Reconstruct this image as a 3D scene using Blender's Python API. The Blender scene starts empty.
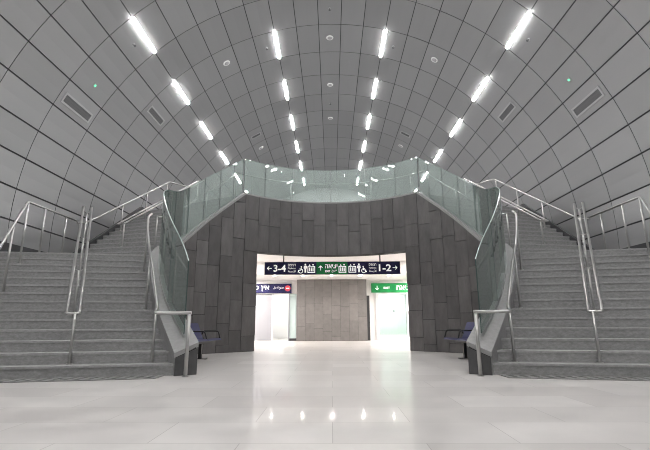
import bpy, bmesh, math, random
from mathutils import Vector, Matrix
random.seed(7)
C = bpy.context.scene.collection
PI = math.pi

# ------------------------------------------------------------------ materials
def mat(name, col, rough=.5, metal=0, spec=.5, noise=None, bump=0, rand=0, emit=None, estr=0):
    """principled material; noise=(scale, amount) mottles the colour, rand varies it per mesh island"""
    m = bpy.data.materials.new(name); m.use_nodes = True
    nt = m.node_tree; b = nt.nodes['Principled BSDF']
    b.inputs['Base Color'].default_value = (*col, 1)
    b.inputs['Roughness'].default_value = rough
    b.inputs['Metallic'].default_value = metal
    b.inputs['Specular IOR Level'].default_value = spec
    if emit:
        b.inputs['Emission Color'].default_value = (*emit, 1)
        b.inputs['Emission Strength'].default_value = estr
    src = None
    if noise:
        tc = nt.nodes.new('ShaderNodeTexCoord')
        mp = nt.nodes.new('ShaderNodeMapping'); nt.links.new(tc.outputs['Object'], mp.inputs[0])
        mp.inputs['Scale'].default_value = noise[2] if len(noise) > 2 else (1, 1, 1)
        n1 = nt.nodes.new('ShaderNodeTexNoise'); n1.inputs['Scale'].default_value = noise[0]
        n1.inputs['Detail'].default_value = 6; n1.inputs['Roughness'].default_value = .65
        nt.links.new(mp.outputs[0], n1.inputs['Vector'])
        mr = nt.nodes.new('ShaderNodeMapRange')
        mr.inputs[1].default_value = .3; mr.inputs[2].default_value = .7
        mr.inputs[3].default_value = 1 - noise[1]; mr.inputs[4].default_value = 1 + noise[1]
        nt.links.new(n1.outputs[0], mr.inputs[0]); src = mr.outputs[0]
        if bump:
            bp = nt.nodes.new('ShaderNodeBump'); bp.inputs['Strength'].default_value = bump
            bp.inputs['Distance'].default_value = .01
            nt.links.new(n1.outputs[0], bp.inputs['Height']); nt.links.new(bp.outputs[0], b.inputs['Normal'])
    if rand:
        g = nt.nodes.new('ShaderNodeNewGeometry')
        mr = nt.nodes.new('ShaderNodeMapRange')
        mr.inputs[3].default_value = 1 - rand; mr.inputs[4].default_value = 1 + rand
        nt.links.new(g.outputs['Random Per Island'], mr.inputs[0])
        if src:
            mu = nt.nodes.new('ShaderNodeMath'); mu.operation = 'MULTIPLY'
            nt.links.new(src, mu.inputs[0]); nt.links.new(mr.outputs[0], mu.inputs[1]); src = mu.outputs[0]
        else: src = mr.outputs[0]
    if src:
        vm = nt.nodes.new('ShaderNodeVectorMath'); vm.operation = 'SCALE'
        vm.inputs[0].default_value = col; nt.links.new(src, vm.inputs['Scale'])
        nt.links.new(vm.outputs[0], b.inputs['Base Color'])
    return m

M = {}
M['panel'] = mat('vault_panel_metal', (.34, .342, .346), .48, .72, .5, rand=.05)
M['seam'] = mat('vault_seam', (.05, .05, .055), .8)
M['granite'] = mat('step_granite', (.25, .25, .25), .65, noise=(15, .26, (1, 1, 2)), bump=.06)
M['nosing'] = mat('step_edge_granite', (.30, .30, .30), .6, noise=(20, .18))
M['slate'] = mat('wall_slate', (.080, .076, .077), .5, noise=(5, .25, (1, 1, .35)), bump=.12, rand=.22)
M['slate_gap'] = mat('slate_joint', (.012, .012, .012), .8)
M['slate_end'] = mat('slate_end', (.06, .06, .062), .5, noise=(6, .2))
M['coping'] = mat('coping_stone', (.245, .245, .245), .5, noise=(14, .1))
M['pier'] = mat('pier_stone', (.165, .155, .148), .6, noise=(5, .12), rand=.1)
M['steel'] = mat('brushed_steel', (.40, .397, .39), .33, 1)
M['white'] = mat('white_paint', (.80, .78, .77), .6)
M['offwhite'] = mat('off_white_panel', (.62, .62, .63), .5)
M['shutter'] = mat('grey_shutter', (.29, .29, .31), .5)
M['grille'] = mat('vent_grille', (.13, .13, .135), .6)
M['ventframe'] = mat('vent_frame', (.40, .40, .41), .5)
M['navy'] = mat('sign_navy', (.012, .011, .062), .5, spec=.25)
M['green'] = mat('sign_green', (.006, .19, .05), .5, spec=.25)
M['signtext'] = mat('sign_white', (.85, .85, .85), .5, emit=(1, 1, 1), estr=.3)
M['signred'] = mat('sign_red', (.62, .05, .07), .5)
M['bluemetal'] = mat('bench_blue', (.026, .03, .10), .4, .2)
M['black'] = mat('black_metal', (.012, .012, .013), .45)
M['dark'] = mat('dark_skirting', (.03, .03, .033), .6)
M['fitting'] = mat('white_plastic', (.75, .75, .75), .4)
M['redfit'] = mat('red_fitting', (.35, .03, .02), .4)
M['greenled'] = mat('green_led', (.1, .6, .3), .4, emit=(.15, 1, .45), estr=1.2)
M['grate'] = mat('grate_steel', (.27, .27, .265), .5, .3)
M['bar'] = mat('light_bar', (1, 1, 1), .5, emit=(1, .985, .97), estr=94)
M['spot'] = mat('spot_lamp', (1, 1, 1), .5, emit=(1, .95, .90), estr=225)
M['roomlamp'] = mat('room_lamp', (1, 1, 1), .5, emit=(.96, 1, .97), estr=10)

def glass_mat(name, tint, haze):
    m = bpy.data.materials.new(name); m.use_nodes = True; nt = m.node_tree
    nt.nodes.remove(nt.nodes['Principled BSDF']); out = nt.nodes['Material Output']
    tr = nt.nodes.new('ShaderNodeBsdfTransparent'); tr.inputs[0].default_value = (*tint, 1)
    gl = nt.nodes.new('ShaderNodeBsdfGlossy'); gl.inputs[0].default_value = (.95, 1, .98, 1); gl.inputs['Roughness'].default_value = .02
    df = nt.nodes.new('ShaderNodeBsdfDiffuse'); df.inputs[0].default_value = (.72, .80, .78, 1)
    fr = nt.nodes.new('ShaderNodeFresnel'); fr.inputs[0].default_value = 1.5
    m1 = nt.nodes.new('ShaderNodeMixShader'); m1.inputs[0].default_value = haze
    tl = nt.nodes.new('ShaderNodeBsdfTranslucent'); tl.inputs[0].default_value = (.80, .88, .86, 1)
    m0 = nt.nodes.new('ShaderNodeMixShader'); m0.inputs[0].default_value = .45
    nt.links.new(df.outputs[0], m0.inputs[1]); nt.links.new(tl.outputs[0], m0.inputs[2])
    nt.links.new(tr.outputs[0], m1.inputs[1]); nt.links.new(m0.outputs[0], m1.inputs[2])
    m2 = nt.nodes.new('ShaderNodeMixShader')
    nt.links.new(fr.outputs[0], m2.inputs[0]); nt.links.new(m1.outputs[0], m2.inputs[1]); nt.links.new(gl.outputs[0], m2.inputs[2])
    nt.links.new(m2.outputs[0], out.inputs[0])
    return m
M['glass'] = glass_mat('balustrade_glass', (.88, .925, .91), .265)  # haze whitens the panes in place of the bright ceiling they would reflect
M['doorglass'] = glass_mat('door_glass', (.93, .97, .95), .05)
M['glassedge'] = mat('glass_edge', (.02, .05, .045), .3)

def floor_mat():
    m = bpy.data.materials.new('polished_floor_tiles'); m.use_nodes = True; nt = m.node_tree
    b = nt.nodes['Principled BSDF']
    tc = nt.nodes.new('ShaderNodeTexCoord')
    br = nt.nodes.new('ShaderNodeTexBrick'); br.offset = .5
    br.inputs['Scale'].default_value = 1; br.inputs['Mortar Size'].default_value = .003
    br.inputs['Brick Width'].default_value = 1.2; br.inputs['Row Height'].default_value = .6
    br.inputs['Color1'].default_value = (.515, .493, .482, 1); br.inputs['Color2'].default_value = (.60, .58, .567, 1)
    br.inputs['Mortar'].default_value = (.36, .345, .335, 1); br.inputs['Bias'].default_value = 0
    nt.links.new(tc.outputs['Object'], br.inputs['Vector'])
    n = nt.nodes.new('ShaderNodeTexNoise'); n.inputs['Scale'].default_value = 2.2; n.inputs['Detail'].default_value = 8
    nt.links.new(tc.outputs['Object'], n.inputs['Vector'])
    mr = nt.nodes.new('ShaderNodeMapRange'); mr.inputs[1].default_value = .3; mr.inputs[2].default_value = .7
    mr.inputs[3].default_value = .90; mr.inputs[4].default_value = 1.08
    nt.links.new(n.outputs[0], mr.inputs[0])
    vm = nt.nodes.new('ShaderNodeVectorMath'); vm.operation = 'SCALE'
    nt.links.new(br.outputs[0], vm.inputs[0]); nt.links.new(mr.outputs[0], vm.inputs['Scale'])
    nt.links.new(vm.outputs[0], b.inputs['Base Color'])
    r2 = nt.nodes.new('ShaderNodeMapRange'); r2.inputs[1].default_value = .3; r2.inputs[2].default_value = .7
    r2.inputs[3].default_value = .28; r2.inputs[4].default_value = .42
    nt.links.new(n.outputs[0], r2.inputs[0]); nt.links.new(r2.outputs[0], b.inputs['Roughness'])
    b.inputs['Specular IOR Level'].default_value = .3; b.inputs['Coat Weight'].default_value = .30; b.inputs['Coat Roughness'].default_value = .05; b.inputs['Coat IOR'].default_value = 1.4
    return m
M['floor'] = floor_mat()

# ------------------------------------------------------------------ mesh helpers
def link(name, bm, mats, parent=None, smooth=False):
    bmesh.ops.recalc_face_normals(bm, faces=bm.faces)
    me = bpy.data.meshes.new(name); bm.to_mesh(me); bm.free()
    for m in (mats if isinstance(mats, (list, tuple)) else [mats]): me.materials.append(m)
    if smooth:
        for p in me.polygons: p.use_smooth = True
    o = bpy.data.objects.new(name, me); C.objects.link(o)
    if parent: o.parent = parent
    return o
def thing(name, label, cat, loc=(0, 0, 0), rz=0, group=None):
    o = bpy.data.objects.new(name, None); C.objects.link(o)
    o.location = loc; o.rotation_euler = (0, 0, rz); o.empty_display_size = .2
    return tag(o, label, cat, group)
def tag(o, label, cat, group=None):
    o['label'] = label; o['category'] = cat
    if group: o['group'] = group
    return o
def struct(o, label=None, cat=None):
    o['kind'] = 'structure'
    if label: o['label'] = label
    if cat: o['category'] = cat
    return o
def settle(o):
    """move a thing's Empty-parented parts: children are built in world space, so shift them to the Empty"""
    for ch in o.children: ch.matrix_parent_inverse = Matrix.Translation(-Vector(o.location))
    return o
def box(bm, x0, x1, y0, y1, z0, z1, mi=0):
    vs = [bm.verts.new(p) for p in ((x0, y0, z0), (x1, y0, z0), (x1, y1, z0), (x0, y1, z0), (x0, y0, z1), (x1, y0, z1), (x1, y1, z1), (x0, y1, z1))]
    for f in ((0, 3, 2, 1), (4, 5, 6, 7), (0, 1, 5, 4), (1, 2, 6, 5), (2, 3, 7, 6), (3, 0, 4, 7)):
        bm.faces.new([vs[i] for i in f]).material_index = mi
def hexa(bm, bot, top, mi=0):
    b = [bm.verts.new(p) for p in bot]; t = [bm.verts.new(p) for p in top]; n = len(b)
    bm.faces.new(b[::-1]).material_index = mi; bm.faces.new(t).material_index = mi
    for i in range(n):
        bm.faces.new((b[i], b[(i + 1) % n], t[(i + 1) % n], t[i])).material_index = mi
def prism(bm, poly, z0, z1, mi=0):
    hexa(bm, [(x, y, z0) for x, y in poly], [(x, y, z1) for x, y in poly], mi)
def fillet(pts, r, n=5):
    pts = [Vector(p) for p in pts]; out = [pts[0]]
    for i in range(1, len(pts) - 1):
        a, b, c = pts[i - 1], pts[i], pts[i + 1]
        d = min(r, (a - b).length * .45, (c - b).length * .45)
        p, q = b + (a - b).normalized() * d, b + (c - b).normalized() * d
        for k in range(n + 1):
            t = k / n; out.append(p * (1 - t) ** 2 + b * 2 * t * (1 - t) + q * t * t)
    out.append(pts[-1]); return out
def tube(bm, pts, r, seg=10, mi=0):
    pts = [Vector(p) for p in pts]; rings = []
    up = None
    for i, p in enumerate(pts):
        d = (pts[min(i + 1, len(pts) - 1)] - pts[max(i - 1, 0)]).normalized()
        if up is None: up = d.orthogonal().normalized()
        else: up = (up - d * up.dot(d)).normalized()
        s = d.cross(up)
        rings.append([bm.verts.new(p + (up * math.cos(2 * PI * k / seg) + s * math.sin(2 * PI * k / seg)) * r) for k in range(seg)])
    for a, b in zip(rings, rings[1:]):
        for k in range(seg): bm.faces.new((a[k], a[(k + 1) % seg], b[(k + 1) % seg], b[k])).material_index = mi
    bm.faces.new(rings[0][::-1]).material_index = mi; bm.faces.new(rings[-1]).material_index = mi
def part_tube(name, pts, r, m, parent, seg=10):
    bm = bmesh.new(); tube(bm, pts, r, seg); return link(name, bm, m, parent, True)
def part_box(name, dims, m, parent=None, bev=0):
    bm = bmesh.new(); box(bm, *dims)
    if bev: bmesh.ops.bevel(bm, geom=bm.edges[:], offset=bev, segments=2, affect='EDGES')
    return link(name, bm, m, parent)
def catmull(P, n=12):
    P = [Vector(p) for p in P]; P = [P[0] * 2 - P[1]] + P + [P[-1] * 2 - P[-2]]; out = []
    for i in range(1, len(P) - 2):
        a, b, c, d = P[i - 1:i + 3]
        for k in range(n):
            t = k / n
            out.append(.5 * (2 * b + (c - a) * t + (2 * a - 5 * b + 4 * c - d) * t * t + (3 * b - a - 3 * c + d) * t ** 3))
    out.append(P[-2].copy()); return out

# ------------------------------------------------------------------ camera
F_PX, EYE = 430.0, .76
def camera():
    cam = bpy.data.cameras.new('camera'); cam.sensor_fit = 'HORIZONTAL'; cam.sensor_width = 36
    cam.lens = 36 * F_PX / 650; cam.clip_start = .05
    o = bpy.data.objects.new('camera', cam); C.objects.link(o)
    pitch, psi, roll = math.radians(12.715), math.radians(.84), .004
    R = Vector((math.cos(psi), math.sin(psi), 0)); Fw = Vector((-math.sin(psi) * math.cos(pitch), math.cos(psi) * math.cos(pitch), math.sin(pitch)))
    U = R.cross(Fw)
    R2 = R * math.cos(roll) - U * math.sin(roll); U2 = R * math.sin(roll) + U * math.cos(roll)
    mm = Matrix((R2, U2, -Fw)).transposed().to_4x4(); mm.translation = (0, 0, EYE)
    o.matrix_world = mm; bpy.context.scene.camera = o
camera()

# ------------------------------------------------------------------ vault
VR, VZ, DA, L0 = 7.43, 3.04, math.radians(5.78), 1.5
Y_BACK, Y_END = -5.45, 30.55
def vpt(a, y, r=VR): return Vector((r * math.sin(a), y, VZ + r * math.cos(a)))
A_END = math.acos(-VZ / VR)                        # angle where the vault meets the floor
def vault():
    bm = bmesh.new(); g = .011
    n = 40
    for i in range(n):                              # dark backing shell
        a0, a1 = -A_END + 2 * A_END * i / n, -A_END + 2 * A_END * (i + 1) / n
        bm.faces.new([bm.verts.new(vpt(a, y, VR + .04)) for a, y in ((a0, Y_BACK), (a1, Y_BACK), (a1, Y_END), (a0, Y_END))]).material_index = 1
    k = -21
    for k in range(-21, 21):
        a0, a1 = (k - .5 + 0) * DA, (k + .5) * DA
        a0, a1 = max(a0, -A_END), min(a1, A_END)
        if a1 - a0 < .01: continue
        low = min(1, max(0, (abs(k) - 7) / 6))      # lower courses overlap with wider joints
        ga = g * (1 + .7 * low) / VR
        for j in range(24):
            y0 = Y_BACK + j * L0
            P = []
            for y in (y0 + g * .7, y0 + L0 - g * .7):
                for a in (a0 + ga, (a0 + a1) / 2, a1 - ga): P.append((a, y))
            inn = [bm.verts.new(vpt(a, y)) for a, y in P]; out = [bm.verts.new(vpt(a, y, VR + .035)) for a, y in P]
            for q in ((0, 1, 4, 3), (1, 2, 5, 4)): bm.faces.new([inn[x] for x in q])
            loop = [0, 1, 2, 5, 4, 3]
            for x in range(6):
                u, v = loop[x], loop[(x + 1) % 6]
                bm.faces.new((inn[u], inn[v], out[v], out[u])).material_index = 1
    me_o = link('ceiling', bm, [M['panel'], M['seam']])
    return struct(me_o, 'barrel vault ceiling of grey metal panels over the whole hall')
vault()

def frame_on_vault(name, label, cat, idx, row, group):
    """Empty on the vault surface: local x across the vault, local y along the hall, local z into the hall"""
    a = idx * DA; y = Y_BACK + 15.0 + row * L0
    t = thing(name, label, cat, (0, 0, 0), 0, group)
    t.matrix_world = Matrix.Translation(vpt(a, y)) @ Matrix.Rotation(a, 4, 'Y') @ Matrix.Rotation(PI, 4, 'Y')
    return t
ORD = ['nearest', 'second', 'third', 'fourth', 'fifth', 'sixth', 'seventh', 'eighth']
for side, idx, nm in ((-1, 7.5, 'outer left'), (-1, 2.5, 'inner left'), (1, 2.5, 'inner right'), (1, 7.5, 'outer right')):
    first = 0 if idx > 5 else 2
    rows = [-10, -8, -6, -4, -2] + [0, 2, 4, 6, 8, 10, 12]
    seen = [r for r in rows if r >= first]
    for r in rows:
        if r >= first:
            q = seen.index(r); lab = f'{ORD[q]} glowing light bar in the {nm} row of the vault' if q else f'nearest visible glowing light bar in the {nm} row of the vault'
        else:
            lab = f'light bar of the {nm} row overhead, number {-r // 2} back towards the viewer'
        t = frame_on_vault('ceiling_light', lab, 'ceiling light', side * idx, r + .5, 'light bars of the vault')
        bm = bmesh.new(); box(bm, -.05, .05, -.74, .74, -.02, .012); link('housing', bm, M['fitting'], t)
        bm = bmesh.new(); box(bm, -.036, .036, -.725, .725, .0125, .03); link('diffuser', bm, M['bar'], t)

def vent(idx, row, w, l, lab, tilt=0):
    t = frame_on_vault('ceiling_vent', lab, 'vent', idx, row, 'air vents in the vault')
    bm = bmesh.new(); e = .05
    for d in ((-w / 2 - e, -w / 2, -l / 2 - e, l / 2 + e), (w / 2, w / 2 + e, -l / 2 - e, l / 2 + e), (-w / 2, w / 2, -l / 2 - e, -l / 2), (-w / 2, w / 2, l / 2, l / 2 + e)):
        box(bm, *d, -.01, .022)
    link('vent_frame', bm, M['ventframe'], t)
    bm = bmesh.new(); box(bm, -w / 2, w / 2, -l / 2, l / 2, -.01, .006)
    n = max(3, int(w / .05))
    for i in range(n):
        x = -w / 2 + w * (i + .5) / n; box(bm, x - .007, x + .007, -l / 2, l / 2, .006, .016)
    link('grille', bm, M['grille'], t)
for s, nm in ((-1, 'left'), (1, 'right')):
    vent(s * 11.08, .5, .19, 1.12, f'large light-framed air vent low on the {nm} of the vault')
    vent(s * 9.07, 2.47, .17, 1.0, f'narrow air vent between large vent and light bars on the {nm}')
    vent(s * 5.0, 6.45, .42, .2, f'short air vent high up between light rows on the {nm}')
def disc(bm, r, z0, z1, n=20, r1=None, mi=0):
    r1 = r if r1 is None else r1
    hexa(bm, [(r * math.cos(2 * PI * k / n), r * math.sin(2 * PI * k / n), z0) for k in range(n)],
         [(r1 * math.cos(2 * PI * k / n), r1 * math.sin(2 * PI * k / n), z1) for k in range(n)], mi)
for idx, row, lab in ((0, 2.46, 'nearest round white speaker on the crown of the vault'), (0, 4.5, 'second round white speaker on the crown of the vault'),
                      (0, 6.52, 'third round white speaker on the crown of the vault'), (-5, 2.48, 'nearer round white speaker between the left light rows'), (5, 2.45, 'nearer round white speaker between the right light rows'),
                      (-5, 7.45, 'farther round white speaker between the left light rows'), (5, 7.4, 'farther round white speaker between the right light rows')):
    t = frame_on_vault('ceiling_speaker', lab, 'speaker', idx, row, 'round ceiling speakers')
    bm = bmesh.new(); disc(bm, .13, -.01, .02, r1=.12); link('rim', bm, M['fitting'], t)
    bm = bmesh.new(); disc(bm, .085, .0202, .045, r1=.05); link('cone', bm, M['ventframe'], t)
for idx, row, lab in ((-8, .5, 'small sprinkler head beside the nearest outer left light bar'), (8, .5, 'small sprinkler head beside the nearest outer right light bar'),
                      (0, 1.5, 'small sprinkler head on the crown nearest the top edge'), (0, 5.55, 'small sprinkler head on the crown between two speakers'),
                      (-3, 2.5, 'small sprinkler head beside the nearest inner left light bar'), (3, 2.5, 'small sprinkler head beside the nearest inner right light bar')):
    t = frame_on_vault('sprinkler', lab, 'sprinkler', idx, row, 'sprinkler heads')
    bm = bmesh.new(); disc(bm, .045, -.01, .012); link('escutcheon', bm, M['ventframe'], t)
    bm = bmesh.new(); disc(bm, .018, .0122, .06); disc(bm, .035, .06, .066); link('deflector', bm, M['grille'], t)
for idx, nm in ((-10.05, 'left'), (10.05, 'right')):
    t = frame_on_vault('emergency_light', f'small emergency light with green lamp above the large {nm} vent', 'emergency light', idx, .51, 'green emergency lights')
    bm = bmesh.new(); box(bm, -.05, .05, -.05, .05, -.01, .015); link('plate', bm, M['ventframe'], t)
    bm = bmesh.new(); disc(bm, .028, .0152, .03); link('lamp', bm, M['greenled'], t)

# ------------------------------------------------------------------ plan curves (left side as +outward x; mirrored by side)
RISE, ZL, ZU = .165, 14 * .165, 26 * .165
INNER = catmull([(2.06, 6.74, .40), (2.90, 7.95, 1.14), (3.52, 9.05, 1.95), (3.73, 9.75, 2.38), (3.66, 10.38, 2.66), (3.18, 11.03, 3.42), (2.42, 11.68, ZU + .01)])
def with_len(P):
    s = [0]
    for a, b in zip(P, P[1:]): s.append(s[-1] + math.hypot(b[0] - a[0], b[1] - a[1]))
    return s
def arc_pts():
    h, sag = 2.42, 1.06; R = (h * h + sag * sag) / (2 * sag); yc = 11.68 + sag - R; a = math.asin(h / R)
    return [Vector((R * math.sin(-a + 2 * a * k / 24), yc + R * math.cos(-a + 2 * a * k / 24), ZU + .01)) for k in range(25)]
ARC = arc_pts()
# full path, photo left to right
PATH = [Vector((-p.x, p.y, p.z)) for p in INNER] + ARC[1:-1] + [p.copy() for p in INNER[::-1]]
S = with_len(PATH); SL = with_len(INNER); N_IN = len(INNER)
def at(P, s, v):
    v = max(0, min(v, s[-1]))
    for i in range(len(s) - 1):
        if v <= s[i + 1]:
            t = (v - s[i]) / max(1e-9, s[i + 1] - s[i]); d = P[i + 1] - P[i]
            return P[i].lerp(P[i + 1], t), Vector((d.x, d.y, 0)).normalized()
def off(p, d, k): return Vector((p.x - d.y * k, p.y + d.x * k, p.z))     # k>0: left of travel = outward of the niche
def offset_path(P, k):
    out = []
    for i, p in enumerate(P):
        d = P[min(i + 1, len(P) - 1)] - P[max(i - 1, 0)]; d = Vector((d.x, d.y, 0)).normalized()
        out.append(off(p, d, k))
    return out
TH = .30
OUT_PATH = offset_path(PATH, TH)
JAMB, LINT = 2.10, 2.70
def tilt(y): return .15 * max(0, min(1, (8.6 - y) / 1.8))
def wall_front():
    bm = bmesh.new()
    # cut the path at the jambs
    cuts = sorted(set(S))
    pts = []
    for i, (p, q) in enumerate(zip(PATH, OUT_PATH)): pts.append((p, q))
    seq = []
    for i in range(len(pts) - 1):
        seq.append(pts[i])
        x0, x1 = pts[i][0].x, pts[i + 1][0].x
        if ARC[0].x <= min(x0, x1) and max(x0, x1) <= ARC[-1].x:
            for J in (-JAMB, JAMB):
                if x0 < J < x1:
                    t = (J - x0) / (x1 - x0)
                    seq.append((pts[i][0].lerp(pts[i + 1][0], t), pts[i][1].lerp(pts[i + 1][1], t)))
    seq.append(pts[-1])
    for (p0, q0), (p1, q1) in zip(seq, seq[1:]):
        mx = (p0.x + p1.x) / 2
        open_ = abs(mx) < JAMB and p0.y > 11.6 and p1.y > 11.6
        zb = LINT if open_ else 0
        hexa(bm, [(p0.x, p0.y, zb), (p1.x, p1.y, zb), (q1.x, q1.y, zb), (q0.x, q0.y, zb)],
             [(p0.x, p0.y, p0.z), (p1.x, p1.y, p1.z), (q1.x, q1.y, p1.z - tilt(p1.y)), (q0.x, q0.y, p0.z - tilt(p0.y))], 1)
        if p0.y < 11.68 and p1.y < 11.68: bm.faces.ensure_lookup_table(); bm.faces[-2].material_index = 3
    # slate cladding slabs on the inner face
    rnd = random.Random(5)
    s_in = S[N_IN - 1]; s_out = S[-N_IN]
    sj0 = next(S[i] + (S[i + 1] - S[i]) * (-JAMB - PATH[i].x) / (PATH[i + 1].x - PATH[i].x) for i in range(N_IN - 1, len(S) - 1) if PATH[i].x <= -JAMB < PATH[i + 1].x)
    sj1 = S[-1] - sj0
    marks = []
    def seg(a, b, w=.345):
        n = max(1, round((b - a) / w)); return [(a + (b - a) * k / n, a + (b - a) * (k + 1) / n) for k in range(n)]
    for a, b in ((0, s_in), (s_in, sj0), (sj0, sj1), (sj1, s_out), (s_out, S[-1])):
        for c in seg(a, b): marks.append((*c, LINT if (a, b) == (sj0, sj1) else 0))
    for a, b, zlo in marks:
        pa, da = at(PATH, S, a + .004); pb, db = at(PATH, S, b - .004)
        z = zlo - rnd.uniform(0, .5) if zlo == 0 else zlo
        ztop = max(pa.z, pb.z)
        while z < ztop - .01:
            h = rnd.choice((.55, .62, .7, .78, .9, 1.05)); z1 = z + h
            if ztop - z1 < .18: z1 = ztop + .1
            lo = max(z, zlo) + .006
            ta, tb = min(z1 - .006, pa.z - .004), min(z1 - .006, pb.z - .004)
            if ta > lo + .01 or tb > lo + .01:
                ta, tb = max(ta, lo + .002), max(tb, lo + .002)
                e = rnd.choice((.020, .022, .030, .038))
                A0, B0 = off(pa, da, .002), off(pb, db, .002); A1, B1 = off(pa, da, -e), off(pb, db, -e)
                hexa(bm, [(A0.x, A0.y, lo), (B0.x, B0.y, lo), (B1.x, B1.y, lo), (A1.x, A1.y, lo)],
                     [(A0.x, A0.y, ta), (B0.x, B0.y, tb), (B1.x, B1.y, tb), (A1.x, A1.y, ta)], 0)
            z = z1
    # end blocks of the two stair parapets
    for sgn in (-1, 1):
        i = 0 if sgn < 0 else -1
        p, q = PATH[i], OUT_PATH[i]; d = (PATH[1] - PATH[0]) if sgn < 0 else (PATH[-2] - PATH[-1]); d = Vector((d.x, d.y, 0)).normalized()
        f = -.012
        m0, m1 = p + (p - q) * .08, q + (q - p) * .02
        hexa(bm, [(m0.x + d.x * f, m0.y + d.y * f, 0), (m1.x + d.x * f, m1.y + d.y * f, 0), (m1.x, m1.y, 0), (m0.x, m0.y, 0)],
             [(m0.x + d.x * f, m0.y + d.y * f, p.z - .02), (m1.x + d.x * f, m1.y + d.y * f, p.z - .155), (m1.x, m1.y, p.z - .155), (m0.x, m0.y, p.z - .02)], 2)
    return struct(link('wall_front', bm, [M['slate'], M['slate_gap'], M['slate_end'], M['coping']]), 'dark slate-clad curved wall with a wide opening between the two stairs')
wall_front()
def coping(name, P, over_in, over_out, t, label, cap=0):
    bm = bmesh.new(); a = offset_path(P, -over_in); b = offset_path(P, TH + over_out)
    for i in range(len(P) - 1):
        z0, z1 = P[i].z, P[i + 1].z; d0, d1 = tilt(P[i].y), tilt(P[i + 1].y)
        hexa(bm, [(a[i].x, a[i].y, z0), (a[i + 1].x, a[i + 1].y, z1), (b[i + 1].x, b[i + 1].y, z1 - d1), (b[i].x, b[i].y, z0 - d0)],
             [(a[i].x, a[i].y, z0 + t), (a[i + 1].x, a[i + 1].y, z1 + t), (b[i + 1].x, b[i + 1].y, z1 + t - d1), (b[i].x, b[i].y, z0 + t - d0)])
    struct(link(name, bm, M['coping']), label)
coping('trim_1', PATH[:N_IN], .035, .02, .07, 'pale sloping coping on the left stair parapet')
coping('trim_2', PATH[N_IN - 1:-(N_IN - 1)], .03, .0, .045, 'thin pale coping on the slate wall above the opening')
coping('trim_3', PATH[-N_IN:], .035, .02, .07, 'pale sloping coping on the right stair parapet')

# ------------------------------------------------------------------ floors
def sheet(name, x0, x1, y0, y1, z0, z1, m, label=None):
    return struct(part_box(name, (x0, x1, y0, y1, z0, z1), m), label)
sheet('floor', -7.6, 7.6, Y_BACK, Y_END, -.3, 0, M['floor'], 'polished light stone floor')
OUTER = offset_path([Vector((-p.x, p.y, p.z)) for p in INNER], TH)      # left side, real x (negative)
OUTL = [(-p.x, p.y) for p in OUTER]                                       # as +outward x
def seg_hit(p, q, far):
    """first crossing (from outside) of line p->q (outer to inner) with the parapet's outer face"""
    best = None
    for (ax, ay), (bx, by) in zip(OUTL, OUTL[1:]):
        rx, ry = q[0] - p[0], q[1] - p[1]; sx, sy = bx - ax, by - ay
        den = rx * sy - ry * sx
        if abs(den) < 1e-9: continue
        t = ((ax - p[0]) * sy - (ay - p[1]) * sx) / den; u = ((ax - p[0]) * ry - (ay - p[1]) * rx) / den
        if -1e-6 <= u <= 1.000001 and 0 <= t <= 1.0001 and (best is None or t < best): best = t
    if best is None: best = far
    return (p[0] + (q[0] - p[0]) * best, p[1] + (q[1] - p[1]) * best)
TAU = math.tan(math.radians(11.5)); Y0S, DY = 6.62, .281
def vx(z): return math.sqrt(VR ** 2 - (z - VZ) ** 2) - .01
def low_line(n, z):
    X = vx(z); yo = Y0S + n * DY - TAU * (X - 2.5); p = (X, yo); q = (1.6, Y0S + n * DY - TAU * (1.6 - 2.5))
    h = seg_hit(p, q, None if False else (X - 2.45) / (X - 1.6)); return p, h
UO0, UO1, NU = (6.45, 10.62), (6.22, 13.55), 12
def up_line(m):
    t = m / (NU - 1); xo = UO0[0] + (UO1[0] - UO0[0]) * t; yo = UO0[1] + (UO1[1] - UO0[1]) * t
    tau = math.tan(math.radians(9 + 18.5 * t)); p = (xo, yo); q = (1.9, yo - tau * (xo - 1.9))
    h = seg_hit(p, q, (xo - 2.62) / (xo - 1.9)); return p, h
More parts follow.
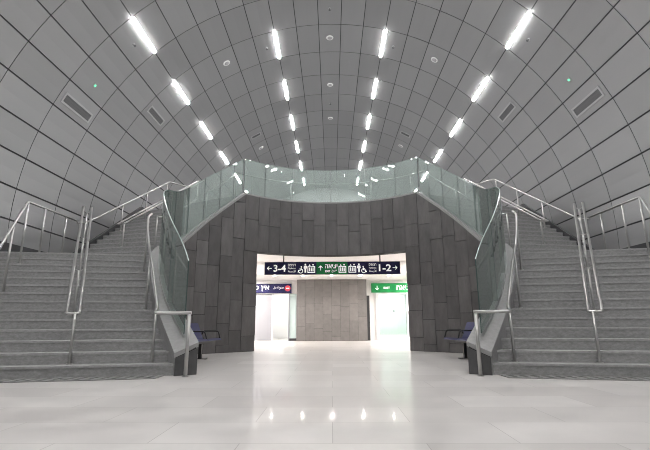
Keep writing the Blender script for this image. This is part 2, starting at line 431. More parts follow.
def staircase(side, nm):
    t = thing('staircase', f'wide grey granite staircase rising on the {nm} of the hall', 'staircase', (side * 4.4, 8.4, 0), 0, 'granite staircases')
    mir = lambda poly: [(side * x, y) for x, y in poly]
    for n in range(13):
        z = (n + 1) * RISE
        lines = [low_line(n + k / 3, z) for k in range(4)]
        lines.append(low_line(n + 1.12, z))
        poly = [l[1] for l in lines] + [lines[-1][0], lines[0][0]]
        nos = [low_line(n - .05, z)] + lines
        polyn = [l[1] for l in nos] + [nos[-1][0], nos[0][0]]
        bm = bmesh.new(); prism(bm, mir(poly), max(0, z - RISE * 1.5) if n else 0, z - .032, 0); prism(bm, mir(polyn), z - .032, z, 1)
        link('step', bm, [M['granite'], M['nosing']], t)
    # landing
    lo = low_line(13 - .035, ZL); up0 = up_line(0)
    ys = [lo[1][1] + (up0[1][1] + .3 - lo[1][1]) * k / 6 for k in range(7)]
    inner = [lo[1]] + [seg_hit((7.3, y), (1.9, y), .7) for y in ys[1:]]
    poly = inner + [(UO0[0], 11.1), (7.38, 11.1), lo[0]]
    bm = bmesh.new(); prism(bm, mir(poly), ZL - .032, ZL, 1)
    lo2 = low_line(13, ZL); poly2 = [lo2[1]] + poly[1:-1] + [lo2[0]]
    prism(bm, mir(poly2), ZL - .3, ZL - .032, 0)
    link('landing', bm, [M['granite'], M['nosing']], t)
    for m in range(NU - 1):
        z = ZL + (m + 1) * RISE
        lines = [up_line(m + k / 3) for k in range(4)] + [up_line(min(NU - 1, m + 1.1))]
        nos = [up_line(m - .035)] + lines
        f = lambda ls: [l[1] for l in ls] + [ls[-1][0], ls[0][0]]
        bm = bmesh.new(); prism(bm, mir(f(lines)), z - RISE * 1.4, z - .032, 0); prism(bm, mir(f(nos)), z - .032, z, 1)
        link('step', bm, [M['granite'], M['nosing']], t)
    settle(t)
    # dark stringer on the wall side of the upper flight, then level along the upper floor
    bm = bmesh.new()
    a, b = Vector((UO0[0] + .005, UO0[1] - .25, ZL + .02)), Vector((UO1[0] + .005, UO1[1] + .05, ZU + .20)); c = Vector((UO1[0], 22, ZU + .20))
    for p, q, h in ((a, b, .42), (b, c, .42)):
        pts = [(p.x, p.y), (q.x, q.y), (q.x + .07, q.y), (p.x + .07, p.y)]; zz = [p.z, q.z, q.z, p.z]
        hexa(bm, [(side * x, y, z0 - h) for (x, y), z0 in zip(pts, zz)], [(side * x, y, z0) for (x, y), z0 in zip(pts, zz)])
    struct(link('trim_4' if side < 0 else 'trim_5', bm, M['dark']), f'dark sloping stringer beside the upper {nm} flight')
    bm = bmesh.new(); box(bm, *sorted((side * 7.30, side * 7.375)), 8.0, 11.1, ZL + .001, ZL + .22)
    struct(link('baseboard_left' if side < 0 else 'baseboard_right', bm, M['dark']), f'dark skirting where the {nm} landing meets the vault')
staircase(-1, 'left'); staircase(1, 'right')

# upper floor slab
def upper_floor():
    L = up_line(NU - 1)
    bm = bmesh.new()
    arc = offset_path(ARC, TH * .5)
    left = [(-L[0][0], L[0][1]), (-L[1][0], L[1][1])]
    poly = left + [(p.x, p.y) for p in arc] + [(L[1][0], L[1][1]), (L[0][0], L[0][1]), (L[0][0], Y_END), (-L[0][0], Y_END)]
    # split into a fan-safe strip mesh along x
    xs = sorted(set([round(p[0], 4) for p in poly])); front = sorted(poly[:-2])
    def fy(x):
        for a, b in zip(front, front[1:]):
            if a[0] <= x <= b[0]: return a[1] + (b[1] - a[1]) * (x - a[0]) / max(1e-9, b[0] - a[0])
        return front[-1][1]
    for x0, x1 in zip(xs, xs[1:]):
        if x1 - x0 < 1e-3: continue
        prism(bm, [(x0, fy(x0)), (x1, fy(x1)), (x1, Y_END), (x0, Y_END)], ZU - .3, ZU - .005)
    return struct(link('floor', bm, M['granite']), 'upper level floor behind the glass balustrade')
upper_floor()
for nm, y in (('wall_back', Y_END - .1), ('wall_behind', Y_BACK)):
    bm = bmesh.new(); n = 40
    hexa(bm, [tuple(vpt(-A_END + 2 * A_END * i / n, y, VR + .03)) for i in range(n + 1)], [tuple(vpt(-A_END + 2 * A_END * i / n, y + .1, VR + .03)) for i in range(n + 1)])
    struct(link(nm, bm, M['offwhite'] if nm == 'wall_behind' else M['panel']))

# ------------------------------------------------------------------ glass balustrades
def glass_run(name, label, P, splits, g0, g1, zoff):
    s = with_len(P); t = thing(name, label, 'glass balustrade', tuple(at(P, s, s[-1] / 2)[0]), 0, 'glass balustrades')
    mid = offset_path(P, TH * .5); sm = with_len(mid); tot = sm[-1]
    for a, b in zip(splits, splits[1:]):
        bm = bmesh.new(); n = 5; g = .008 / tot; rings = []
        for k in range(n + 1):
            f = a + g + (b - a - 2 * g) * k / n
            p, d = at(mid, sm, f * tot); gh = g0(f) if callable(g0) else g0 + (g1 - g0) * f
            e = .008
            A, B = off(p, d, e), off(p, d, -e)
            rings.append([bm.verts.new((v.x, v.y, z)) for v, z in ((A, p.z + zoff), (A, p.z + gh), (B, p.z + gh), (B, p.z + zoff))])
        for r, q in zip(rings, rings[1:]):
            for k in range(4):
                bm.faces.new((r[k], r[(k + 1) % 4], q[(k + 1) % 4], q[k])).material_index = 0 if k in (0, 2) else (2 if k == 1 else 1)
        bm.faces.new(rings[0]).material_index = 1; bm.faces.new(rings[-1]).material_index = 1
        link('glass_panel', bm, [M['glass'], M['glassedge'], M['topedge']], t)
    # slim dark channel holding the panes
    bm = bmesh.new()
    f0, f1 = splits[0] * tot, splits[-1] * tot; n = 40; prev = None
    for k in range(n + 1):
        p, d = at(mid, sm, f0 + (f1 - f0) * k / n); A, B = off(p, d, .02), off(p, d, -.02)
        r = [bm.verts.new((v.x, v.y, z)) for v, z in ((A, p.z + zoff - .012), (A, p.z + zoff + .03), (B, p.z + zoff + .03), (B, p.z + zoff - .012))]
        if prev:
            for j in range(4): bm.faces.new((prev[j], prev[(j + 1) % 4], r[(j + 1) % 4], r[j]))
        else: bm.faces.new(r)
        prev = r
    bm.faces.new(prev); link('channel', bm, M['channel'], t)
    return settle(t)
M['topedge'] = mat('glass_top_edge', (.34, .44, .41), .2)
M['channel'] = mat('glass_channel', (.30, .31, .31), .4, .5)
GL = [.025, .20, .36, .50, .585, .66, .735, .81, .885, .95, .997]
gl_h = lambda f: 1.10 + .03 * f + .44 * math.sin(min(1, f ** .62) * PI)
glass_run('glass_balustrade', 'greenish glass balustrade along the left stair parapet', PATH[:N_IN], GL, gl_h, None, .072)
glass_run('glass_balustrade', 'curved glass balustrade on the slate wall above the opening', PATH[N_IN - 1:-(N_IN - 1)], [.004, .13, .29, .5, .69, .86, .996], 1.13, 1.13, .047)
glass_run('glass_balustrade', 'greenish glass balustrade along the right stair parapet', PATH[-N_IN:], [1 - x for x in GL[::-1]], lambda f: gl_h(1 - f), None, .072)

# ------------------------------------------------------------------ handrails
def low_z(x, y):                                      # nosing-line height of the lower flight under (x, y)
    n = (y - Y0S + TAU * (x - 2.5)) / DY
    return min(ZL, max(0, (math.floor(n) + 1) * RISE)) if n >= 0 else 0
def up_z(x, y):
    z = ZL
    for m in range(NU):
        p, h = up_line(m)
        yl = p[1] + (h[1] - p[1]) * (p[0] - x) / max(1e-6, p[0] - h[0])
        if y >= yl: z = ZL + (m + 1) * RISE
    return z
def post(parent, side, x, y, z0, z1, r=.021):
    o = part_tube('post', [(side * x, y, z0), (side * x, y, z1)], r, M['steel'], parent, 12)
    bm = bmesh.new(); n = 14
    hexa(bm, [(side * x + .045 * math.cos(2 * PI * k / n), y + .045 * math.sin(2 * PI * k / n), z0) for k in range(n)],
         [(side * x + .045 * math.cos(2 * PI * k / n), y + .045 * math.sin(2 * PI * k / n), z0 + .012) for k in range(n)])
    link('base_flange', bm, M['steel'], o)
    return o
def lerp3(a, b, t): return tuple(a[i] + (b[i] - a[i]) * t for i in range(3))
def rails(side, nm):
    mr = lambda pts: [(side * x, y, z) for x, y, z in pts]
    # 1: outer rail by the vault: up the lower flight, level along the landing, up the upper flight
    t = thing('handrail', f'steel handrail beside the vault on the {nm} stair and landing', 'handrail', (side * 6.6, 9, 0), 0, 'steel handrails')
    A = (6.62, 8.95, 3.35); D = (1.5, -3.0, -2.47); lowend = tuple(A[i] + (D[i] * .98 if i else -D[0] * .98) for i in range(3))
    B = (6.60, 10.75, 3.35)
    part_tube('rail', fillet(mr([lowend, A, B]), .07), .024, M['steel'], t)
    for k in (.93, .62, .3):
        x, y, z = lerp3(A, lowend, k); post(t, side, x, y, low_z(x, y), z - .02)
    for y in (8.93, 9.5, 10.3): post(t, side, 6.61, y + .03, low_z(6.61, y + .03), 3.335)
    settle(t)
    # 2: double rail dividing the lower flight
    t = thing('handrail', f'steel double handrail in the middle of the {nm} lower flight', 'handrail', (side * 4.8, 8, 0), 0, 'steel handrails')
    a, b = (3.94, 6.62, .93), (5.68, 9.62, 3.40)
    dx, dy = b[0] - a[0], b[1] - a[1]; L = math.hypot(dx, dy); nx, ny = -dy / L * .085, dx / L * .085
    o = lambda p, k: (p[0] + nx * k, p[1] + ny * k, p[2])
    e = lerp3(a, b, -.015)
    loop = [o(b, 1), o(a, 1), (*o(e, 1)[:2], a[2] - .03), (*o(e, -1)[:2], a[2] - .03), o(a, -1), o(b, -1)]
    part_tube('rail', fillet(mr(loop), .06), .024, M['steel'], t)
    for k in (.02, .32, .63, .95):
        x, y, z = lerp3(a, b, k); z = z - .03 if k > .1 else z - .05
        if k < .1: x, y = 3.87, 6.56
        o_ = post(t, side, x, y, low_z(x, y), z - .03)
        if k > .1:
            bm = bmesh.new(); tube(bm, mr([(x + nx, y + ny, z + .01), (x, y, z - .03), (x - nx, y - ny, z + .01)]), .011, 8)
            link('bracket', bm, M['steel'], o_, True)
    settle(t)
    # 3: rail on the parapet side of the lower flight, returning level to a floor post
    t = thing('handrail', f'steel handrail beside the {nm} glass parapet of the lower flight', 'handrail', (side * 3.2, 8, 0), 0, 'steel handrails')
    pth = [(2.60, 6.42, .93), (2.64, 6.6, .97), (3.12, 7.45, 1.68), (3.66, 8.4, 2.4), (4.03, 9.15, 3.0), (4.22, 9.75, 3.26)]
    rail = [(2.08, 6.46, .90)]
    pts = fillet([rail[0], (2.62, 6.46, .90), pth[1]], .05)[:-1] + [tuple(v) for v in catmull(pth[1:], 6)]
    part_tube('rail', mr([tuple(p) for p in pts]), .024, M['steel'], t)
    post(t, side, 2.11, 6.47, 0, .89, .027)
    for x, y, z in ((2.74, 6.79, 1.10), (3.40, 7.95, 2.06), (4.02, 9.15, 2.98)): post(t, side, x, y, low_z(x, y), z - .02)
    settle(t)
    # 4: outer rail of the upper flight
    t = thing('handrail', f'steel handrail on the wall side of the {nm} upper flight', 'handrail', (side * 6, 12, ZL), 0, 'steel handrails')
    a, b = (6.33, 10.72, 3.27), (5.42, 13.7, 5.37)
    part_tube('rail', fillet(mr([(6.42, 10.5, 3.24), a, b, (4.95, 14.3, 5.37)]), .08), .024, M['steel'], t)
    for k in (.03, .38, .68, .97):
        x, y, z = lerp3(a, b, k); post(t, side, x, y, up_z(x, y), z - .02)
    settle(t)
    # 5: double rail in the middle of the upper flight
    t = thing('handrail', f'steel double handrail in the middle of the {nm} upper flight', 'handrail', (side * 5, 12, ZL), 0, 'steel handrails')
    a, b = (5.38, 10.62, 3.22), (4.27, 13.45, 5.33)
    dx, dy = b[0] - a[0], b[1] - a[1]; L = math.hypot(dx, dy); nx, ny = -dy / L * .12, dx / L * .12
    o = lambda p, k: (p[0] + nx * k, p[1] + ny * k, p[2])
    part_tube('rail', fillet(mr([o(b, 1), o(a, 1), o(a, -1), o(b, -1)]), .05), .022, M['steel'], t)
    for k in (.04, .5, .95):
        x, y, z = lerp3(a, b, k); o_ = post(t, side, x, y, up_z(x, y), z - .04)
        bm = bmesh.new(); tube(bm, mr([(x + nx, y + ny, z), (x, y, z - .04), (x - nx, y - ny, z)]), .011, 8); link('bracket', bm, M['steel'], o_, True)
    settle(t)
    # 6: rail behind the glass of the upper flight
    t = thing('handrail', f'steel handrail behind the {nm} glass of the upper flight', 'handrail', (side * 3.8, 11, ZL), 0, 'steel handrails')
    Pp = offset_path([Vector((-p.x, p.y, p.z)) for p in INNER], TH + .16); i0 = 41
    pts = [(-p.x, p.y, max(p.z + .78, 3.27)) for p in Pp[i0:-1]]
    part_tube('rail', mr(pts), .022, M['steel'], t)
    for k in (0, 10, 20, len(pts) - 1):
        x, y, z = pts[k]; post(t, side, x, y, min(up_z(x, y), z - .4), z - .01, .018)
    settle(t)
rails(-1, 'left'); rails(1, 'right')
t = thing('handrail', 'steel handrail behind the curved glass above the opening', 'handrail', (0, 13.2, ZU), 0, 'steel handrails')
Pp = offset_path(ARC, TH + .16)
part_tube('rail', [(p.x, p.y, ZU + .78) for p in Pp], .022, M['steel'], t)
for k in (2, 7, 12, 17, 22): post(t, 1, Pp[k].x, Pp[k].y, ZU, ZU + .77, .018)
settle(t)

# ------------------------------------------------------------------ drain grates at the foot of the stairs
for side, nm, xi in ((-1, 'left', 2.46), (1, 'right', 2.42)):
    t = thing('floor_grate', f'flat steel drain grate along the foot of the {nm} stair', 'drain grate', (side * 4, 6.2, 0), 0, 'drain grates')
    bm = bmesh.new(); bars = bmesh.new()
    yl = lambda x: Y0S - TAU * (x - 2.5) - .03
    q = lambda x0, x1, a, b, z0, z1, b_: prism(b_, [(side * x0, yl(x0) - a), (side * x1, yl(x1) - a), (side * x1, yl(x1) - b), (side * x0, yl(x0) - b)], z0, z1)
    q(xi, 6.3, .0, .36, .0005, .003, bm)
    q(xi, 6.3, -.0, .03, .003, .012, bars); q(xi, 6.3, .33, .36, .003, .012, bars); q(xi, 6.3, .17, .19, .003, .012, bars)
    x = xi
    while x < 6.3: q(x, x + .075, .03, .33, .003, .0118, bars); x += .15
    link('tray', bm, M['black'], t); link('bars', bars, M['grate'], t); settle(t)

# ------------------------------------------------------------------ benches
def bench(side, nm):
    t = thing('bench', f'blue metal bench with black arms behind the {nm} stair parapet', 'bench', (side * 2.90, 9.02, 0), side * math.radians(13.8), 'blue metal benches')
    m = lambda p: (side * p[0], p[1], p[2])
    Ln = 1.75
    for k in range(3):
        y0, y1 = -Ln / 2 + k * Ln / 3 + .012, -Ln / 2 + (k + 1) * Ln / 3 - .012
        prof = [(-.25, .405), (-.22, .425), (-.05, .405), (.12, .385), (.20, .40)]
        bm = bmesh.new()
        for nm_ in (0,):
            rows = [[(x, z), (x, z - .022)] for x, z in prof]
            for (a, b), (c, d) in zip(rows, rows[1:]):
                hexa(bm, [m((a[0], y0, b[1])), m((c[0], y0, d[1])), m((c[0], y1, d[1])), m((a[0], y1, b[1]))],
                     [m((a[0], y0, a[1])), m((c[0], y0, c[1])), m((c[0], y1, c[1])), m((a[0], y1, a[1]))])
        bmesh.ops.remove_doubles(bm, verts=bm.verts, dist=1e-5); s_ = link('seat', bm, M['bluemetal'], t)
        prof = [(.19, .40), (.225, .46), (.275, .58), (.325, .70), (.345, .745)]
        bm = bmesh.new()
        for (x0, z0), (x1, z1) in zip(prof, prof[1:]):
            hexa(bm, [m((x0, y0, z0)), m((x0 + .022, y0, z0 - .006)), m((x0 + .022, y1, z0 - .006)), m((x0, y1, z0))],
                 [m((x1, y0, z1)), m((x1 + .022, y0, z1 - .006)), m((x1 + .022, y1, z1 - .006)), m((x1, y1, z1))])
        bmesh.ops.remove_doubles(bm, verts=bm.verts, dist=1e-5); link('backrest', bm, M['bluemetal'], t)
    bm = bmesh.new(); box(bm, *sorted((side * .005, side * .065)), -Ln / 2 + .02, Ln / 2 - .02, .315, .362); link('beam', bm, M['black'], t)
    for y in (-Ln / 2 + .005, -Ln / 6, Ln / 6, Ln / 2 - .005):
        part_tube('armrest', fillet([m((.235, y, .50)), m((.20, y, .575)), m((-.17, y, .575)), m((-.23, y, .39))], .05), .016, M['black'], t, 8)
    for y in (-.5, .5):
        bm = bmesh.new(); box(bm, *sorted((side * .0, side * .07)), y - .025, y + .025, .012, .315); box(bm, *sorted((side * -.12, side * .26)), y - .03, y + .03, 0, .014)
        link('leg', bm, M['black'], t)
bench(-1, 'left'); bench(1, 'right')

# ------------------------------------------------------------------ lower hall behind the opening
HY, HC = 18.6, 2.98
bm = bmesh.new(); Q = offset_path(ARC, TH * .7); Q = [Vector((-5.6, Q[0].y, 0))] + Q + [Vector((5.6, Q[-1].y, 0))]
for a, b in zip(Q, Q[1:]): prism(bm, [(a.x, a.y), (b.x, b.y), (b.x, 16.0), (a.x, 16.0)], HC, HC + .1)
struct(link('ceiling', bm, M['white']), 'white ceiling of the lower passage')
sheet('trim_6', -5.6, 5.6, 16.0, HY + .2, 2.52, HC + .1, M['white'], 'lower white ceiling bulkhead in front of the stone pier')
for s, nm in ((-1, 'wall_left'), (1, 'wall_right')):
    x = sorted((s * 5.5, s * 5.6)); sheet(nm, *x, 12.0, 22.4, 0, HC + .1, M['white'], f'white side wall of the passage, {nm[5:]}')
# back wall pieces around the two doorways
DH = 1.94
bm = bmesh.new()
box(bm, -5.5, 5.5, HY, HY + .15, DH, HC)                       # above the doors
box(bm, -1.82, -1.46, HY, HY + .15, 0, DH); box(bm, 1.46, 1.86, HY, HY + .15, 0, DH)
box(bm, 3.28, 5.5, HY, HY + .15, 0, DH); box(bm, -5.5, -4.3, HY, HY + .15, 0, DH); box(bm, -1.46, 1.46, HY + .5, HY + .6, 0, HC)
struct(link('wall_passage', bm, M['white']), 'white end wall of the passage with two doorways')
# stone pier
bm = bmesh.new(); box(bm, -1.44, 1.44, HY - .35, HY + .45, 0, 2.515, 1)
rnd = random.Random(3); n = 8
for k in range(n):
    x0, x1 = -1.46 + 2.92 * k / n, -1.46 + 2.92 * (k + 1) / n; z = -rnd.uniform(0, .5)
    while z < 2.5:
        z1 = z + rnd.choice((.55, .7, .8, 1.0)); lo, hi = max(z, 0) + .003, min(z1, 2.515) - .003
        if hi > lo: box(bm, x0 + .003, x1 - .003, HY - .375, HY - .351, lo, hi, 0)
        z = z1
for s in (-1, 1):
    x = sorted((s * 1.441, s * 1.465)); box(bm, *x, HY - .35, HY - .01, .003, 2.51, 0)
pier = tag(link('stone_pier', bm, [M['pier'], M['slate_gap']]), 'grey stone slab pier in the middle of the lit passage', 'pier')
pier['kind'] = 'structure'
# doorway fittings
t = thing('sliding_door', 'grey closed door leaf under the navy no entry sign', 'door', (-3.0, HY, 0))
part_box('leaf', (-4.3, -2.56, HY + .03, HY + .09, .01, DH), M['shutter'], t); part_box('edge_rail', (-2.56, -2.50, HY + .02, HY + .10, .01, DH), M['white'], t)
settle(t)
t = thing('door_frame', 'white door frame around the bright doorway below the green sign', 'door frame', (2.6, HY, 0))
bm = bmesh.new(); box(bm, 1.86, 2.0, HY - .04, HY + .16, 0, DH + .05); link('jamb', bm, M['offwhite'], t)
bm = bmesh.new(); box(bm, 3.16, 3.28, HY - .04, HY + .16, 0, DH + .05); link('jamb', bm, M['offwhite'], t)
bm = bmesh.new(); box(bm, 2.0, 3.16, HY - .04, HY + .16, DH - .04, DH + .05); link('head', bm, M['offwhite'], t)
bm = bmesh.new(); box(bm, 2.0, 3.16, HY - .03, HY + .15, 0, .22); link('kick_panel', bm, M['white'], t)
bm = bmesh.new(); box(bm, 2.0, 3.16, HY + .05, HY + .065, .22, DH - .04); link('glass_pane', bm, M['doorglass'], t); settle(t)
t = thing('glass_screen', 'narrow pale green glass strip beside the stone pier', 'glass panel', (-1.62, HY - .1, 0))
part_box('pane', (-1.78, -1.50, HY - .06, HY - .045, .10, DH), mat('frosted_glass', (.50, .60, .59), .25), t); part_box('base_rail', (-1.78, -1.48, HY - .08, HY - .03, 0, .10), M['dark'], t)
part_box('edge_post', (-1.83, -1.78, HY - .08, HY - .02, 0, DH), M['shutter'], t); settle(t)
t = tag(part_box('dark_post', (1.49, 1.60, HY - .10, HY - .01, 0, 1.85), M['dark']), 'thin dark post between stone pier and right doorway', 'post')
# rooms behind the doorways
for s, nm in ((-1, 'left'), (1, 'right')):
    bm = bmesh.new(); x0, x1 = (-4.4, -1.3) if s < 0 else (1.6, 4.2)
    box(bm, x0, x1, 21.6, 21.7, 0, 2.4); box(bm, x0 - .1, x0, HY + .15, 21.7, 0, 2.4); box(bm, x1, x1 + .1, HY + .15, 21.7, 0, 2.4); box(bm, x0 - .1, x1 + .1, HY + .15, 21.7, 2.4, 2.5)
    struct(link('wall_room_' + nm, bm, M['white'] if s < 0 else mat('pale_green_wall', (.80, .84, .82), .6)), f'bright room behind the {nm} doorway')
    l = thing('ceiling_light', f'square glowing lamp in the room behind the {nm} doorway', 'ceiling light', (s * 2.6, 20.2, 2.399))
    part_box('diffuser', (-.5, .5, -.5, .5, -.02, -.003), M['roomlamp'], l); part_box('frame', (-.53, .53, -.53, .53, -.003, 0), M['fitting'], l)
t = tag(part_box('call_box', (3.0, 3.08, 21.55, 21.6, 1.22, 1.32), M['shutter']), 'small grey box on the wall seen through the right doorway', 'wall box')
# down lights
def downlight(x, y, z, lab, r=.095):
    l = thing('downlight', lab, 'ceiling light', (x, y, z), 0, 'passage downlights')
    bm = bmesh.new(); disc(bm, r, -.008, -.002); link('lamp', bm, M['spot'], l)
    bm = bmesh.new(); n = 20
    for k in range(n):
        a, b = 2 * PI * k / n, 2 * PI * (k + 1) / n; q = lambda an, R, zz: (R * math.cos(an), R * math.sin(an), zz)
        hexa(bm, [q(a, r * 1.02, -.012), q(b, r * 1.02, -.012), q(b, r * 1.3, -.012), q(a, r * 1.3, -.012)], [q(a, r * 1.02, 0), q(b, r * 1.02, 0), q(b, r * 1.3, 0), q(a, r * 1.3, 0)])
    link('rim', bm, M['fitting'], l)
for x, nm in ((-2.2, 'leftmost'), (-1.1, 'second from left'), (0, 'middle'), (1.1, 'second from right'), (2.2, 'rightmost')):
    downlight(x, 16.6, 2.52, f'{nm} of five small downlights in the bulkhead by the pier', .055)
for y, rw in ((17.7, 'last'),):  # fill lamps added out of view past the jambs to brighten the passage
    for x, nm in ((-4.7, 'far left'), (-3.6, 'left'), (3.6, 'right'), (4.7, 'far right')):
        downlight(x, y, HC if y < 16 else 2.52, f'{nm} added fill lamp out of view in the {rw} row of the passage', .16)
for x, nm in ((-4.6, 'far left'), (-3.3, 'left'), (3.3, 'right'), (4.6, 'far right')):  # more added fill, hidden by the jambs, keeps the passage floor bright
    downlight(x, 14.8, HC, f'{nm} added fill lamp out of view in the passage ceiling behind the hanging sign', .17)

# ------------------------------------------------------------------ signs
def text(s, size, m, parent, x, y, z, name='lettering', width=None, bold=0):
    cu = bpy.data.curves.new(name, 'FONT'); cu.body = s; cu.size = size; cu.align_x = 'CENTER'; cu.align_y = 'CENTER'; cu.extrude = .003; cu.offset = bold
    cu.resolution_u = 3
    o = bpy.data.objects.new(name, cu); C.objects.link(o); bpy.context.view_layer.update()
    me = bpy.data.meshes.new_from_object(o.evaluated_get(bpy.context.evaluated_depsgraph_get())); bpy.data.objects.remove(o)
    xs = [v.co.x for v in me.vertices]; ys = [v.co.y for v in me.vertices]
    if not xs: return None
    cx, cy = (min(xs) + max(xs)) / 2, (min(ys) + max(ys)) / 2
    k = width / (max(xs) - min(xs)) if width else 1
    for v in me.vertices: v.co = (x + (v.co.x - cx) * k, y - v.co.z, z + (v.co.y - cy))
    me.materials.clear(); me.materials.append(m); me.name = name
    o = bpy.data.objects.new(name, me); C.objects.link(o); o.parent = parent; return o
def flat(bm, poly, y, t=.004):                       # polygon in (x, z) stood up at depth y
    hexa(bm, [(x, y, z) for x, z in poly], [(x, y - t, z) for x, z in poly])
def circ(cx, cz, r, n=16): return [(cx + r * math.cos(2 * PI * k / n), cz + r * math.sin(2 * PI * k / n)) for k in range(n)]
def line(bm, x0, z0, x1, z1, w, y):
    d = Vector((x1 - x0, z1 - z0)); nrm = Vector((-d.y, d.x)).normalized() * w / 2
    flat(bm, [(x0 + nrm.x, z0 + nrm.y), (x1 + nrm.x, z1 + nrm.y), (x1 - nrm.x, z1 - nrm.y), (x0 - nrm.x, z0 - nrm.y)], y)
def arrow(parent, cx, cz, s, direc, y):
    bm = bmesh.new(); dx, dz = direc
    rot = lambda px, pz: (cx + (px * dx - pz * dz) * s, cz + (px * dz + pz * dx) * s)
    ln = lambda a, b: line(bm, *rot(*a), *rot(*b), .26 * s, y)
    ln((-.9, 0), (.72, 0)); ln((.85, .0), (.1, .72)); ln((.85, 0), (.1, -.72))
    link('arrow', bm, M['signtext'], parent)
def icon_person(parent, cx, cz, h, y):
    bm = bmesh.new(); flat(bm, circ(cx, cz + .40 * h, .10 * h), y)
    flat(bm, [(cx - .2 * h, cz - .02 * h), (cx - .16 * h, cz + .27 * h), (cx + .16 * h, cz + .27 * h), (cx + .2 * h, cz - .02 * h), (cx + .1 * h, cz - .05 * h), (cx + .09 * h, cz - .5 * h), (cx - .09 * h, cz - .5 * h), (cx - .1 * h, cz - .05 * h)], y)
    link('person_symbol', bm, M['signtext'], parent)
def icon_wheelchair(parent, cx, cz, h, f, y):
    bm = bmesh.new(); r = .3 * h; n = 18
    for k in range(n - 4):
        a, b = 1.9 + 2 * PI * k / n, 1.9 + 2 * PI * (k + 1) / n
        line(bm, cx + f * r * math.cos(a), cz - .18 * h + r * math.sin(a), cx + f * r * math.cos(b), cz - .18 * h + r * math.sin(b), .09 * h, y)
    flat(bm, circ(cx - f * .08 * h, cz + .42 * h, .09 * h), y)
    line(bm, cx - f * .08 * h, cz + .32 * h, cx - f * .02 * h, cz - .08 * h, .11 * h, y); line(bm, cx - f * .02 * h, cz - .06 * h, cx + f * .26 * h, cz - .08 * h, .1 * h, y)
    line(bm, cx + f * .24 * h, cz - .06 * h, cx + f * .4 * h, cz - .38 * h, .1 * h, y); line(bm, cx - f * .06 * h, cz + .13 * h, cx + f * .2 * h, cz + .11 * h, .08 * h, y)
    link('wheelchair_symbol', bm, M['signtext'], parent)
def icon_lift(parent, cx, cz, h, back, y):
    bm = bmesh.new(); w = .40 * h
    z0, z1 = cz - .5 * h, cz + .16 * h
    for a in ((cx - w, z0, cx - w, z1), (cx + w, z0, cx + w, z1), (cx - w - .045 * h, z0, cx + w + .045 * h, z0), (cx - w - .045 * h, z1, cx + w + .045 * h, z1)): line(bm, *a, .09 * h, y)
    for q in (-.2, 0, .2):
        flat(bm, circ(cx + q * h, cz + .02 * h, .055 * h, 10), y); line(bm, cx + q * h, cz - .03 * h, cx + q * h, cz - .38 * h, .12 * h, y)
    for q, s in ((-.2, 1), (.2, -1)):
        flat(bm, [(cx + q * h - .12 * h, cz + (.36 - .1 * s) * h), (cx + q * h + .12 * h, cz + (.36 - .1 * s) * h), (cx + q * h, cz + (.36 + .12 * s) * h)], y)
    link('lift_symbol', bm, M['signtext'], parent)
AR_PLAT = '\ufe94\ufed4\ufebb\u0631\ufef7\u0627'; AR_EXIT = '\ufe9d\u0648\ufeae\ufea7'
AR_NOENT = '\ufedd\ufeee\ufea7\ufeaa\ufedf\u0627 \ufec9\ufeee\ufee8\ufee4\ufee3'
heb = lambda s: s[::-1]

SY, SK = 13.6, 13.6 * 1.010 / 430
sx = lambda px: (px - 331.2) * SK
sgn = thing('hanging_sign', 'long navy and green platform sign hung across the opening', 'sign', (0, SY, 2.44))
z0, z1 = 2.225, 2.62; zc = (z0 + z1) / 2; YF = SY - .061
part_box('sign_case', (sx(264.8), sx(399), SY - .05, SY + .05, z0, z1), M['black'], sgn)
part_box('navy_panel', (sx(265.2), sx(316.4), SY - .06, SY - .05, z0 + .006, z1 - .006), M['navy'], sgn)
part_box('green_panel', (sx(316.4), sx(347), SY - .06, SY - .05, z0 + .006, z1 - .006), M['green'], sgn)
part_box('navy_panel', (sx(347), sx(398.6), SY - .06, SY - .05, z0 + .006, z1 - .006), M['navy'], sgn)
for px in (283.6, 379.5): part_tube('hanger_rod', [(sx(px), SY, z1), (sx(px), SY, HC)], .02, M['dark'], sgn, 8)
arrow(sgn, sx(269.8), zc, .08, (-1, 0), YF); text('3-4', .30, M['signtext'], sgn, sx(280), YF, zc, width=.39, bold=.006)
for dz, s, sz in ((.10, heb('רציפים'), .12), (0, 'Platforms', .075), (-.1, AR_PLAT, .085)):
    text(s, sz, M['signtext'], sgn, sx(292), YF, zc + dz, width=.24); text(s, sz, M['signtext'], sgn, sx(371.8), YF, zc + dz, width=.23)
icon_wheelchair(sgn, sx(300.8), zc - .05, .22, -1, YF); icon_person(sgn, sx(305.4), zc, .28, YF); icon_lift(sgn, sx(311.3), zc, .27, 'navy', YF)
arrow(sgn, sx(320.5), zc, .085, (0, 1), YF); text(heb('יציאה'), .2, M['signtext'], sgn, sx(331), YF, zc + .055, width=.39, bold=.004)
text('EXIT', .085, M['signtext'], sgn, sx(327.5), YF, zc - .1, width=.16, bold=.003); text(AR_EXIT, .11, M['signtext'], sgn, sx(334), YF, zc - .09, width=.17)
icon_lift(sgn, sx(342), zc, .27, 'green', YF)
icon_lift(sgn, sx(351.8), zc, .27, 'navy', YF); icon_person(sgn, sx(358.3), zc, .28, YF); icon_wheelchair(sgn, sx(363), zc - .05, .22, 1, YF)
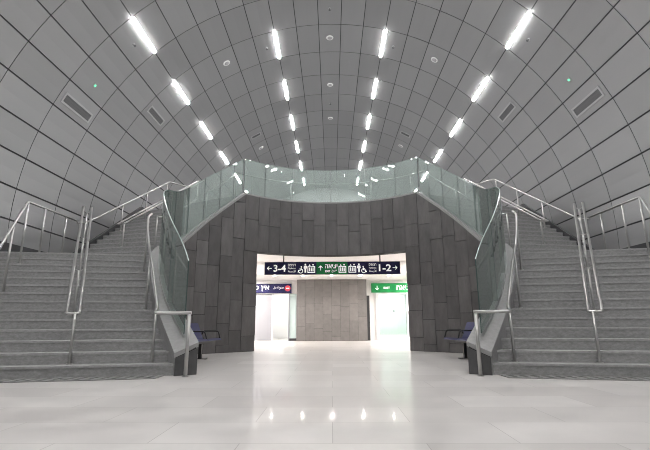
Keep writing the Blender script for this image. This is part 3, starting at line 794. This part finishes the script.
text('1-2', .30, M['signtext'], sgn, sx(384), YF, zc, width=.39, bold=.006); arrow(sgn, sx(393.8), zc, .08, (1, 0), YF)
settle(sgn)
WY, WK = HY - .02, (HY - .02) * .985 / 430
wx = lambda px: (px - 331.2) * WK
z0, z1 = 1.975, 2.37; zc = (z0 + z1) / 2; YF = WY - .061
w = thing('wall_sign', 'navy no entry sign above the grey door on the left', 'sign', (-2.9, WY, zc))
part_box('sign_panel', (wx(236), wx(290.8), WY - .06, WY + .018, z0, z1), M['navy'], w)
text(heb('אין כניסה'), .27, M['signtext'], w, wx(254.3), YF, zc, width=1.22, bold=.006)
text(AR_NOENT, .13, M['signtext'], w, wx(277.7), YF, zc + .02, width=.44)
bm = bmesh.new(); flat(bm, circ(wx(287), zc, .125, 24), YF); ic = link('no_entry_disc', bm, M['signred'], w)
bm = bmesh.new(); line(bm, wx(285.4), zc, wx(288.6), zc, .045, YF - .0045); link('bar', bm, M['signtext'], ic)
settle(w)
w = thing('wall_sign', 'green exit sign above the glass doorway on the right', 'sign', (3, WY, zc))
part_box('sign_panel', (wx(371), wx(426), WY - .06, WY + .018, z0, z1), M['green'], w)
arrow(w, wx(376.8), zc, .10, (0, -1), YF); text('EXIT', .12, M['signtext'], w, wx(386.5), YF, zc, width=.27, bold=.004)
text(heb('יציאה'), .29, M['signtext'], w, wx(403.5), YF, zc, width=.62, bold=.006)
settle(w)

# ------------------------------------------------------------------ world + view
wd = bpy.data.worlds.new('World'); bpy.context.scene.world = wd; wd.use_nodes = True
wd.node_tree.nodes['Background'].inputs[0].default_value = (.8, .85, 1, 1); wd.node_tree.nodes['Background'].inputs[1].default_value = .0
sc = bpy.context.scene
sc.view_settings.view_transform = 'Standard'; sc.view_settings.look = 'None'; sc.view_settings.gamma = 1; sc.view_settings.use_curve_mapping = False
sc.view_settings.exposure = .8
sc.cycles.max_bounces = 10; sc.cycles.diffuse_bounces = 6; sc.cycles.transparent_max_bounces = 24; sc.cycles.use_denoising = True; sc.cycles.filter_width = 1.0
sc.cycles.sample_clamp_indirect = 6
